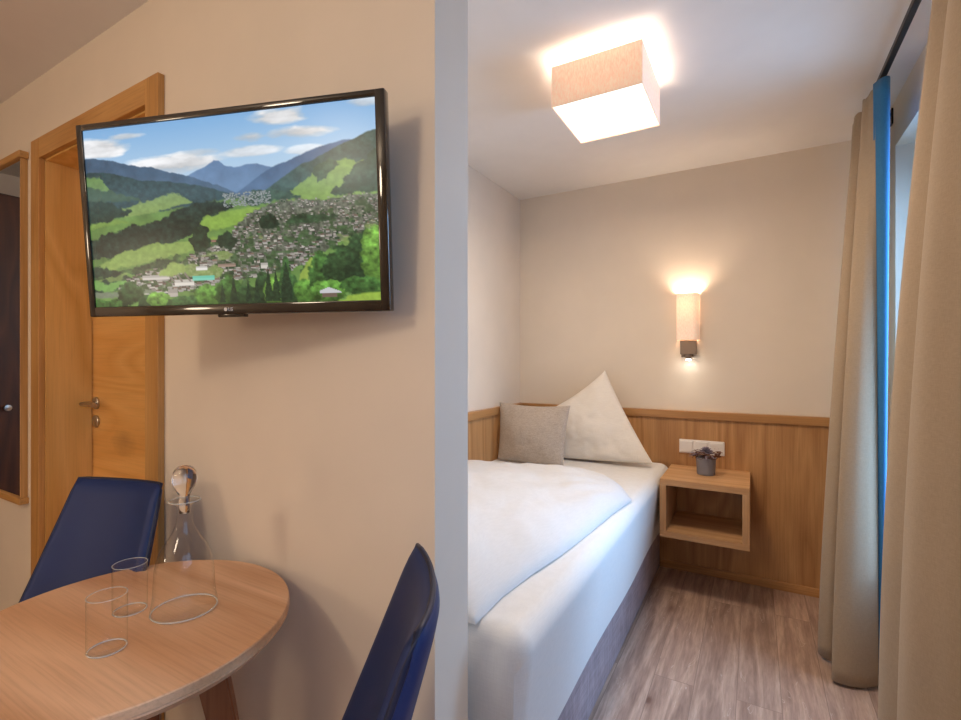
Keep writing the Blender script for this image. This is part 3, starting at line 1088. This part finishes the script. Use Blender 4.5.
def make_chair(label, loc, rot):
    t = thing('upholstered_chair', label, 'chair', loc, (0, 0, rot), 'navy leather chairs at the round table')
    zt, zb = 0.93, 0.44

    def hw(v):
        return lerp(0.205, 0.140, v) - 0.003 * sm(0.95, 1.0, v)

    def centre(s, v):
        # s -1..1 across, v 0..1 up; chair faces +y
        k = hw(v)
        # rounded upper corners
        z = lerp(zb, zt, v) + 0.003 * s * s * v
        y = -0.080 - 0.150 * v + (0.050 + 0.015 * (1 - v)) * abs(s) ** 2.2 * (0.45 + 0.55 * (1 - v))
        return Vector((s * k, y, z))

    def th(s, v):
        e = (1 - abs(s) ** 12) ** 0.5 * (1 - v ** 30) ** 0.5
        return (0.004 + lerp(0.026, 0.013, v) * e)

    def fr(u, v):
        s = u * 2 - 1
        return centre(s, v) + Vector((0, th(s, v), 0))

    def bk(u, v):
        s = u * 2 - 1
        return centre(s, v) - Vector((0, th(s, v), 0))
    back = obj('backrest', closed_grid(B(), 28, 26, fr, bk), M['leather'], t, local=True, smooth=True)
    # piping along the rim of the back
    pts = [centre(-1.0, k / 14) for k in range(15)] + [centre(-1 + 2 * k / 14, 1.0) for k in range(1, 14)] + [centre(1.0, 1 - k / 14) for k in range(15)]
    obj('piping', tube(B(), pts, 0.0045, 8), M['seam'], back, local=True, smooth=True)
    seat = B()
    box(seat, -0.175, 0.175, -0.13, 0.16, 0.42, 0.475, 0.022, 4)
    for v in seat.verts:
        v.co.x *= 1.0 - 0.22 * (v.co.y + 0.13)
    obj('seat', seat, M['leather'], t, local=True, smooth=True, angle=50)
    for sx in (-1, 1):
        for sy in (-1, 1):
            y = -0.08 if sy < 0 else 0.11
            lg = B()
            tube(lg, [(sx * 0.125, y, 0.425), (sx * 0.145, y + sy * 0.03, 0.0)], 0.017, 12, 0.010)
            obj('leg', lg, M['leg_wood'], t, local=True, smooth=True, angle=50)
    return t


def face(nx, ny):
    return math.atan2(ny, nx) - math.pi / 2


nL = Vector((0.28, -0.96, 0))
make_chair('navy blue leather chair behind the table, in front of the oak door', (-1.488 + nL.x * 0.215, 0.653 + nL.y * 0.215, 0), face(nL.x, nL.y))
nR = Vector((-0.80, -0.60, 0)).normalized()
make_chair('navy blue leather chair seen edge on beside the end of the white wall', (-0.422 + nR.x * 0.22, 0.579 + nR.y * 0.22, 0), face(nR.x, nR.y))

# ------------------------------------------------------------------ bed
BX0, BX1 = -1.435, -0.450
bed = thing('single_bed', 'single bed with white sheet over a mauve grey upholstered base', 'bed', (-0.95, 2.05, 0))
w = B()
box(w, BX0, -0.503, 1.03, 3.09, 0.0, 0.33, 0.012)
obj('upholstered_base', w, M['velvet'], bed)


def sheet_pt():
    bm = B()
    # box with rounded top edges, side hanging slightly outwards and wavy at the hem
    nx, ny = 30, 70
    x0, x1, y0, y1 = BX0, BX1, 0.985, 3.092
    cols = []
    # cross profile: left edge, top, over the right edge, down the side
    prof = [(x0, 0.30, 0), (x0, 0.60, 0)]
    for k in range(0, 13):
        prof.append((lerp(x0 + 0.01, x1 - 0.055, k / 12), 0.628, 0))
    for k in range(1, 9):
        a = k / 8 * math.pi / 2
        prof.append((x1 - 0.055 + 0.055 * math.sin(a), 0.573 + 0.055 * math.cos(a), 0))
    for k in range(1, 14):
        prof.append((x1, 0.573, k / 13))
    for j in range(ny + 1):
        y = lerp(y0, y1, j / ny)
        col = []
        foot = max(0.0, 1 - (y - y0) / 0.03)
        for i, (x, z, s) in enumerate(prof):
            X, Z = x, z
            if s > 0:
                hem = 0.245 + 0.012 * math.sin(y * 3.1) + 0.05 * sm(1.6, 1.0, y) if False else 0.250 + 0.005 * math.sin(y * 3.1)
                Z = lerp(0.573, hem, s)
                X = x - 0.035 * s + 0.004 * math.sin(y * 6 + 1) * s
            rn = 0.03 * (1 - math.sqrt(max(0, 1 - foot * foot)))
            if z > 0.5 and s == 0:
                Z -= rn
            if X > -0.6:
                X -= rn * (0.8 if s > 0 else 0.8) * sm(-0.6, -0.45, x)
            col.append(bm.verts.new((X, y, Z + 0.003 * fb(X * 5, y * 4) * (1 if s == 0 else 0))))
        cols.append(col)
    for a, b in zip(cols[:-1], cols[1:]):
        for i in range(len(prof) - 1):
            bm.faces.new((a[i], a[i + 1], b[i + 1], b[i]))
    # foot face
    low = []
    c0 = cols[0]
    n = len(c0)
    low = [bm.verts.new((v.co.x, y0, min(v.co.z, 0.29))) for v in c0]
    mid = [bm.verts.new((v.co.x, y0 - 0.004, max(0.29, lerp(v.co.z, 0.29, 0.5)) if v.co.z > 0.29 else v.co.z)) for v in c0]
    for i in range(n - 1):
        for p_, q_ in ((c0, mid), (mid, low)):
            try:
                bm.faces.new((p_[i], p_[i + 1], q_[i + 1], q_[i]))
            except ValueError:
                pass
    # head end
    c1 = cols[-1]
    lo = [bm.verts.new((v.co.x, y1, min(v.co.z, 0.29))) for v in c1]
    for i in range(n - 1):
        bm.faces.new((c1[i], lo[i], lo[i + 1], c1[i + 1]))
    bmesh.ops.remove_doubles(bm, verts=bm.verts, dist=1e-4)
    return bm


ms = obj('fitted_sheet', sheet_pt(), M['sheet'], bed, smooth=True, angle=60)
# mattress under the sheet
obj('mattress', box(B(), BX0 + 0.01, BX1 - 0.05, 1.01, 3.085, 0.33, 0.612, 0.03, 3), M['sheet'], bed)

# duvet
farY = ([-1.43, -1.22, -1.0, -0.86, -0.66, -0.56, -0.485], [2.36, 2.42, 2.49, 2.52, 2.44, 2.34, 2.20])
rightX = ([0.98, 1.13, 1.30, 1.47, 1.68, 1.93, 2.20, 2.60], [-0.575, -0.580, -0.565, -0.540, -0.521, -0.505, -0.478, -0.475])


def duvet():
    nu, nv = 90, 120

    def xy(u, v):
        xf = lerp(-1.430, -0.485, u)
        y = lerp(0.985, float(np.interp(xf, *farY)), v)
        xr = float(np.interp(y, *rightX))
        x = lerp(-1.430, xr, u)
        return x, y

    def prof(d, w_):
        d = max(0.0, min(1.0, d / w_))
        return math.sqrt(max(0.0, 1 - (1 - d) ** 2))

    def top(u, v):
        x, y = xy(u, v)
        xr = float(np.interp(y, *rightX))
        dr = (xr - x)
        dn = v * 1.4
        df = (1 - v) * 1.4
        e = prof(dr + 0.002, 0.34) * prof(df + 0.003, 0.20) * prof(dn + 0.004, 0.10)
        hgt = 0.005 + 0.088 * e
        wr = 0.016 * fb(x * 2.2 + y * 1.1, y * 1.6, 3.3) + 0.007 * fb(x * 6 + y * 3.5, y * 3 - x * 2, 7.7)
        # soft creases fanning from the far right corner
        dx_, dy_ = x + 0.50, y - 2.25
        r_ = math.hypot(dx_, dy_)
        an = math.atan2(dy_, dx_)
        wr += 0.010 * math.sin((x * 0.8 + y * 0.55) * 11 + 2 * fb(x * 2, y * 2, 9.0)) * sm(-1.2, -0.75, x) * sm(2.4, 1.9, y) * 0.6
        wr += 0.006 * math.sin(an * 13) * math.exp(-r_ / 0.5) * sm(0.05, 0.25, r_)
        return Vector((x, y, 0.629 + hgt + wr * min(1, e * 1.2)))

    def bot(u, v):
        x, y = xy(u, v)
        return Vector((x, y, 0.6315))
    return closed_grid(B(), nu, nv, top, bot)


dv = obj('duvet', duvet(), M['duvet'], None, smooth=True, angle=70)
tag(dv, 'puffy white duvet spread over the single bed', 'duvet')


def cushion(name, mat, corners, bulge, label, cat, sag=(0, 0, 0, 0), lean=lambda x, z: 0.0, seed=0.0, n=36, wr=0.006, loose=0.0):
    """corners BL, BR, TR, TL as (x, z) in the standing plane; sag = how far each edge
    (bottom, right, top, left) curves inwards; depth runs along y"""
    BL, BR, TRc, TL = [Vector((a, b)) for a, b in corners]
    cen = (BL + BR + TRc + TL) / 4

    def edge(p, q, t, s):
        m = p.lerp(q, t)
        d = (q - p)
        nrm = Vector((-d.y, d.x)).normalized()
        if nrm.dot(cen - m) < 0:
            nrm = -nrm
        return m + nrm * s * 4 * t * (1 - t)

    def P(u, v):
        b = edge(BL, BR, u, sag[0]); t_ = edge(TL, TRc, u, sag[2])
        l = edge(BL, TL, v, sag[3]); r = edge(BR, TRc, v, sag[1])
        bl = BL * (1 - u) * (1 - v) + BR * u * (1 - v) + TL * (1 - u) * v + TRc * u * v
        return b * (1 - v) + t_ * v + l * (1 - u) + r * u - bl

    def side(sg):
        def f(u, v):
            p = P(u, v)
            e = (math.sin(math.pi * u) * math.sin(math.pi * v)) ** 0.55 if 0 < u < 1 and 0 < v < 1 else 0
            rim = 0.004
            w_ = wr * fb(p.x * 9 + seed, p.y * 9, sg) * min(1, e * 2)
            return Vector((p.x, lean(p.x, p.y) + sg * (rim + bulge * e) + w_, p.y))
        return f
    o = obj(name, closed_grid(B(), n, n, side(-1), side(1)), mat, None, smooth=True, angle=80)
    return tag(o, label, cat)


cushion('pillow', M['pillow_white'], [(-1.16, 0.640), (-0.512, 0.660), (-0.818, 1.190), (-1.17, 0.93)], 0.075,
        'large white pillow propped up with one corner pointing upwards', 'pillow', (-0.005, 0.012, 0.018, 0.01),
        lambda x, z: 2.905 + (z - 0.64) * 0.18 + 0.01 * math.sin(x * 6), 1.0, 44, 0.012)
cushion('cushion', M['linen'], [(-1.400, 0.640), (-0.968, 0.637), (-0.945, 0.990), (-1.415, 0.990)], 0.058,
        'square grey linen cushion leaning against the white pillow', 'cushion', (0.0, 0.010, 0.016, 0.010),
        lambda x, z: 2.675 + (z - 0.64) * 0.16 - (x + 1.2) * 0.02, 5.0, 36, 0.006)

# ------------------------------------------------------------------ bedside shelf, socket, plant
nx0, nx1, ny0, ny1, nz0, nz1 = -0.440, -0.022, 2.695, YA - 0.018, 0.322, 0.628
ns = thing('nightstand', 'open box nightstand of light oak hung on the wood panelling', 'nightstand', ((nx0 + nx1) / 2, (ny0 + ny1) / 2, nz0))
tt_ = 0.032
obj('top_board', box(B(), nx0, nx1, ny0, ny1, nz1 - tt_, nz1, 0.0015), M['oak_shelf'], ns)
obj('bottom_board', box(B(), nx0, nx1, ny0, ny1, nz0, nz0 + tt_, 0.0015), M['oak_shelf'], ns)
for a, b in ((nx0, nx0 + tt_), (nx1 - tt_, nx1)):
    obj('side_board', box(B(), a, b, ny0 + 0.0005, ny1, nz0 + tt_, nz1 - tt_, 0.001), M['oak_shelf_z'], ns)
obj('back_board', box(B(), nx0 + tt_, nx1 - tt_, ny1 - 0.012, ny1, nz0 + tt_, nz1 - tt_), M['oak_panel'], ns)

sk = thing('power_socket', 'white triple switch and socket plate on the oak panelling', 'socket', (-0.275, YA - 0.018, 0.744))
obj('cover_frame', box(B(), -0.395, -0.152, YA - 0.028, YA - 0.018, 0.704, 0.785, 0.003), M['white_plastic'], sk)
for k, xc in enumerate((-0.354, -0.2735, -0.193)):
    if k < 2:
        ob = B()
        box(ob, xc - 0.033, xc + 0.033, YA - 0.034, YA - 0.026, 0.7115, 0.7775, 0.003)
        obj('rocker', ob, M['white_plastic'], sk)
    else:
        ob = B()
        box(ob, xc - 0.033, xc + 0.033, YA - 0.031, YA - 0.026, 0.7115, 0.7775, 0.003)
        t = bmesh.new()
        lathe(t, [(0.0205, 0.0), (0.0205, 0.004), (0.019, 0.004), (0.019, 0.0), (0.0205, 0.0)], 30)
        bmesh.ops.rotate(t, verts=t.verts, cent=(0, 0, 0), matrix=Matrix.Rotation(R(90), 3, 'X'))
        bmesh.ops.translate(t, verts=t.verts, vec=(xc, YA - 0.030, 0.7445))
        me = bpy.data.meshes.new('t'); t.to_mesh(me); t.free(); ob.from_mesh(me); bpy.data.meshes.remove(me)
        so = obj('socket_insert', ob, M['white_plastic'], sk)
        for sx in (-1, 1):
            obj('contact_hole', lathe(B(), [(0, 0), (0.0025, 0), (0.0025, 0.001), (0, 0.001)], 10, xc + sx * 0.0095, YA - 0.0325, 0.744), M['grey_plastic'], so)

px, py, pz = -0.235, 2.925, nz1
pp = thing('potted_succulent', 'small zinc pot with a twig wreath and mauve succulent on the nightstand', 'plant', (px, py, pz))
pot = B()
lathe(pot, [(0, 0.0005), (0.044, 0.0005), (0.046, 0.003), (0.0505, 0.088), (0.0525, 0.090), (0.0525, 0.094), (0.0500, 0.095), (0.0475, 0.092), (0.045, 0.075), (0, 0.075)],
      40, px, py, pz)
obj('pot', pot, M['zinc'], pp, smooth=True, angle=35)
obj('soil', lathe(B(), [(0, 0.083), (0.03, 0.082), (0.046, 0.077), (0, 0.0755)], 24, px, py, pz), M['soil'], pp, smooth=True)
random.seed(4)
tw = B()
for k in range(46):
    a = random.uniform(0, 2 * math.pi)
    ln = random.uniform(0.5, 1.4)
    rr = random.uniform(0.040, 0.068)
    zz = random.uniform(0.092, 0.126)
    pts = []
    for i in range(6):
        aa = a + ln * i / 5
        r_ = rr + 0.006 * math.sin(i * 1.7 + k) + (0.010 if i in (0, 5) else 0)
        pts.append((px + r_ * math.cos(aa), py + r_ * math.sin(aa), pz + zz + 0.006 * math.sin(i + k)))
    tube(tw, pts, 0.0016, 5)
obj('twig_wreath', tw, M['twig'], pp, smooth=True)
lf = B()


def leaf(bm, c, yaw, pitch, ln, wd_):
    n = 6
    d = Vector((math.cos(yaw) * math.cos(pitch), math.sin(yaw) * math.cos(pitch), math.sin(pitch)))
    s = Vector((-math.sin(yaw), math.cos(yaw), 0))
    up = d.cross(s) * -1
    rings = []
    for i in range(n + 1):
        t = i / n
        w_ = wd_ * (math.sin(math.pi * min(0.98, 0.12 + 0.86 * t)) ** 0.7)
        p = c + d * ln * t + up * (0.35 * ln * t * t)
        rings.append([bm.verts.new(p + s * w_ * math.cos(q) + up * 0.25 * w_ * math.sin(q)) for q in [j * math.pi / 3 for j in range(6)]])
    for a, b in zip(rings[:-1], rings[1:]):
        for j in range(6):
            bm.faces.new((a[j], a[(j + 1) % 6], b[(j + 1) % 6], b[j]))
    bm.faces.new(rings[0][::-1])
    bm.faces.new(rings[-1])


for k in range(34):
    g = k / 33
    leaf(lf, Vector((px, py, pz + 0.112 + 0.022 * g)), k * 2.39996, lerp(0.40, 1.35, g), lerp(0.046, 0.020, g), lerp(0.015, 0.009, g))
for k in range(9):
    a = math.pi + random.uniform(-1.0, 1.0) if k < 6 else random.uniform(0, 6.28)
    leaf(lf, Vector((px + 0.038 * math.cos(a), py + 0.038 * math.sin(a), pz + 0.100 + random.uniform(0, 0.015))), a, random.uniform(0.1, 0.6), 0.050, 0.006)
obj('rosette', lf, M['succulent'], pp, smooth=True)

# ------------------------------------------------------------------ lamps
cl = thing('ceiling_lamp', 'square linen ceiling lamp with a glowing white underside above the bed', 'lamp', (-0.501, 1.888, H))
lx0, lx1, ly0, ly1, lz0, lz1 = -0.667, -0.336, 1.713, 2.064, 2.210, 2.362
sh = B()
for a in ((lx0, lx1, ly0, ly0 + 0.003), (lx0, lx1, ly1 - 0.003, ly1), (lx0, lx0 + 0.003, ly0 + 0.003, ly1 - 0.003), (lx1 - 0.003, lx1, ly0 + 0.003, ly1 - 0.003)):
    box(sh, *a, lz0, lz1)
obj('lamp_shade', sh, M['shade'], cl)
obj('diffuser', box(B(), lx0 + 0.006, lx1 - 0.006, ly0 + 0.006, ly1 - 0.006, lz0 + 0.004, lz0 + 0.008), M['diffuser'], cl)
w = B()
lathe(w, [(0, 0), (0.055, 0), (0.055, -0.022), (0.05, -0.026), (0, -0.026)], 32, -0.501, 1.888, H)
box(w, lx0 + 0.003, lx1 - 0.003, 1.883, 1.893, H - 0.046, H - 0.040)
for sx in (-0.03, 0.03):
    box(w, -0.501 + sx - 0.003, -0.501 + sx + 0.003, 1.885, 1.891, H - 0.046, H - 0.02)
obj('ceiling_mount', w, M['white_plastic'], cl)
for k in (-0.07, 0.07):
    obj('bulb', lathe(B(), densify([(0, -0.03), (0.016, -0.027), (0.026, -0.012), (0.029, 0.0), (0.026, 0.014), (0.016, 0.028), (0.012, 0.04)], 2), 24, -0.501 + k, 1.888, 2.258),
        emitter('lit_bulb', (1.0, 0.80, 0.60), 8), cl, smooth=True)
light('ceiling_lamp_light', 'POINT', (-0.501, 1.888, 2.275), 6.5, (1.0, 0.84, 0.72), 0.05)
light('ceiling_lamp_downlight', 'AREA', (-0.501, 1.888, lz0 - 0.002), 15, (1.0, 0.80, 0.60), 0.32, 0.34)

sc_ = thing('wall_lamp', 'small linen wall lamp with a bright reading spot above the nightstand', 'lamp', (-0.350, YA, 1.28))
sx0, sx1, sy0, sy1, sz0, sz1 = -0.408, -0.284, 3.035, 3.128, 1.376, 1.648
sh = B()
n = 24
# half oval shade open at top and bottom
rows = []
for z in (sz0, sz1):
    for off in (0, -0.0025):
        row = []
        for i in range(n + 1):
            a = math.pi + math.pi * i / n
            cx_, sx_ = math.cos(a), math.sin(a)
            ex = math.copysign(abs(cx_) ** 0.45, cx_)
            ey = -abs(sx_) ** 0.45
            row.append(sh.verts.new(((sx0 + sx1) / 2 + ex * ((sx1 - sx0) / 2 + off), sy1 + ey * (sy1 - sy0 + off), z)))
        rows.append(row)
for i in range(n):
    for a, b in ((0, 2), (1, 3), (0, 1), (2, 3)):
        sh.faces.new((rows[a][i], rows[a][i + 1], rows[b][i + 1], rows[b][i]))
obj('lamp_shade', sh, M['wall_shade'], sc_, smooth=True, angle=50)
obj('wall_plate', box(B(), -0.385, -0.319, YA - 0.016, YA, 1.275, 1.60, 0.002), M['bronze'], sc_)
bd = B()
box(bd, -0.384, -0.296, YA - 0.075, YA - 0.016, 1.290, 1.376, 0.004)
obj('lamp_body', bd, M['bronze'], sc_)
bd = B()
lathe(bd, [(0.010, 0), (0.016, 0), (0.018, 0.03), (0, 0.03)], 24, -0.340, YA - 0.055, 1.262)
spot = obj('reading_spot', bd, M['bronze'], sc_, smooth=True, angle=40)
obj('lens', lathe(B(), [(0, 0), (0.008, 0.001), (0.0145, 0.004), (0.0145, 0.008), (0, 0.008)], 24, -0.340, YA - 0.055, 1.256), M['led'], spot, smooth=True)
obj('bulb', lathe(B(), densify([(0, 0.03), (0.012, 0.027), (0.018, 0.012), (0.018, -0.012), (0.012, -0.03), (0.0, -0.034)], 2), 20, -0.350, YA - 0.055, 1.505),
    emitter('lit_small_bulb', (1.0, 0.80, 0.58), 12), sc_, smooth=True)
light('wall_lamp_light', 'POINT', (-0.350, YA - 0.052, 1.580), 6.0, (1.0, 0.83, 0.66), 0.03)
light('reading_light', 'SPOT', (-0.340, YA - 0.060, 1.250), 1.4, (1.0, 0.86, 0.70), 0.012, rot=(R(-30), 0, 0), spot=(R(130), 1.0))

# ------------------------------------------------------------------ curtains
ROD_X, ROD_Z = 0.425, 2.345
rod = thing('curtain_rod', 'dark metal curtain rod below the ceiling along the window wall', 'rod', (ROD_X, 1.2, ROD_Z))
w = B()
box(w, ROD_X - 0.010, ROD_X + 0.010, -1.6, 2.86, ROD_Z - 0.010, ROD_Z + 0.012, 0.003)
obj('rail', w, M['dark_metal'], rod)
for y in (-1.4, 0.85, 2.80):
    w = B()
    box(w, ROD_X - 0.008, XW, y - 0.010, y + 0.010, ROD_Z + 0.010, ROD_Z + 0.022, 0.002)
    box(w, XW - 0.008, XW, y - 0.02, y + 0.02, ROD_Z - 0.03, ROD_Z + 0.04, 0.002)
    obj('bracket', w, M['dark_metal'], rod)


def spline(ctrl, n):
    P = [Vector((*c, 0)) if len(c) == 2 else Vector(c) for c in ctrl]
    P = [P[0] * 2 - P[1]] + P + [P[-1] * 2 - P[-2]]
    m = len(P) - 3
    out = []
    for k in range(n + 1):
        f = k / n * m
        i = min(int(f), m - 1)
        t = f - i
        p0, p1, p2, p3 = P[i:i + 4]
        out.append(0.5 * ((2 * p1) + (p2 - p0) * t + (2 * p0 - 5 * p1 + 4 * p2 - p3) * t * t + (3 * p1 - p0 - 3 * p2 + p3) * t ** 3))
    return out


def drape(name, mat, parent, bottom, top, z0, z1, power=1.5, n=120, nz=46, thick=0.003, pleat=0.0, hemline=True, ztop=None):
    b = spline(bottom, n)
    t = spline(top, n)
    bm = B()
    L = []
    for j in range(nz + 1):
        f = j / nz
        row = []
        for i in range(n + 1):
            zz1 = z1 if ztop is None else z1 + ztop(i / n)
            z = lerp(z0, zz1, f)
            wgt = (max(0, z) / 2.33) ** power
            p = b[i].lerp(t[i], min(1, wgt))
            # pinch pleats close to the heading
            pl = pleat * sm(0.86, 1.0, f)
            d = (b[min(i + 1, n)] - b[max(i - 1, 0)]).normalized()
            off = pl * math.sin(i / n * 2 * math.pi * 9)
            row.append(bm.verts.new((p.x - d.y * off, p.y + d.x * off, z)))
        L.append(row)
    for a, c in zip(L[:-1], L[1:]):
        for i in range(n):
            bm.faces.new((a[i], a[i + 1], c[i + 1], c[i]))
    o = obj(name, bm, mat, parent, smooth=True)
    md = o.modifiers.new('thickness', 'SOLIDIFY')
    md.thickness = thick
    md.offset = 0
    return o


ct = thing('curtain', 'gathered sand curtain with blue lining hanging at the alcove corner', 'curtain', (0.40, 2.55, 0.01), group='sand curtains with blue lining')
drape('curtain_cloth', M['curtain'], ct,
      [(0.455, 2.86), (0.40, 2.74), (0.300, 2.62), (0.236, 2.520), (0.262, 2.455), (0.345, 2.470), (0.365, 2.43), (0.290, 2.375), (0.262, 2.312), (0.310, 2.298), (0.365, 2.318), (0.410, 2.355)],
      [(0.450, 2.86), (0.440, 2.80), (0.395, 2.76), (0.380, 2.64), (0.392, 2.60), (0.445, 2.58), (0.445, 2.54), (0.392, 2.50), (0.385, 2.46), (0.400, 2.42), (0.405, 2.395), (0.404, 2.375)],
      0.012, 2.312, 1.35, pleat=0.004, ztop=lambda s: 0.010 * math.sin(s * 40))
drape('curtain_lining', M['lining'], ct,
      [(0.410, 2.358), (0.416, 2.357), (0.420, 2.362), (0.430, 2.40), (0.44, 2.44), (0.45, 2.50)],
      [(0.400, 2.385), (0.420, 2.345), (0.440, 2.345), (0.450, 2.39), (0.453, 2.44), (0.456, 2.50)],
      0.03, 2.330, 0.55, n=60)

cu = thing('curtain', 'wide sand curtain with deep folds at the right edge, nearest the camera', 'curtain', (0.36, 1.35, 0.01), group='sand curtains with blue lining')
drape('curtain_cloth', M['curtain'], cu,
      [(0.440, 1.80), (0.365, 1.785), (0.305, 1.735), (0.300, 1.66), (0.350, 1.585), (0.410, 1.505), (0.290, 1.43), (0.270, 1.33), (0.310, 1.25), (0.350, 1.18), (0.300, 1.10), (0.280, 1.00), (0.33, 0.93), (0.42, 0.90)],
      [(0.450, 1.62), (0.435, 1.60), (0.412, 1.58), (0.395, 1.54), (0.425, 1.49), (0.450, 1.455), (0.400, 1.41), (0.385, 1.35), (0.405, 1.29), (0.430, 1.24), (0.400, 1.18), (0.385, 1.10), (0.41, 1.04), (0.44, 1.00)],
      0.012, 2.322, 2.1, pleat=0.004)
drape('curtain_lining', M['lining'], cu,
      [(0.444, 1.79), (0.45, 1.72), (0.452, 1.55), (0.45, 1.30), (0.45, 1.02)],
      [(0.444, 1.66), (0.462, 1.60), (0.466, 1.50), (0.466, 1.30), (0.466, 1.05)],
      0.03, 2.330, 0.9, n=60)
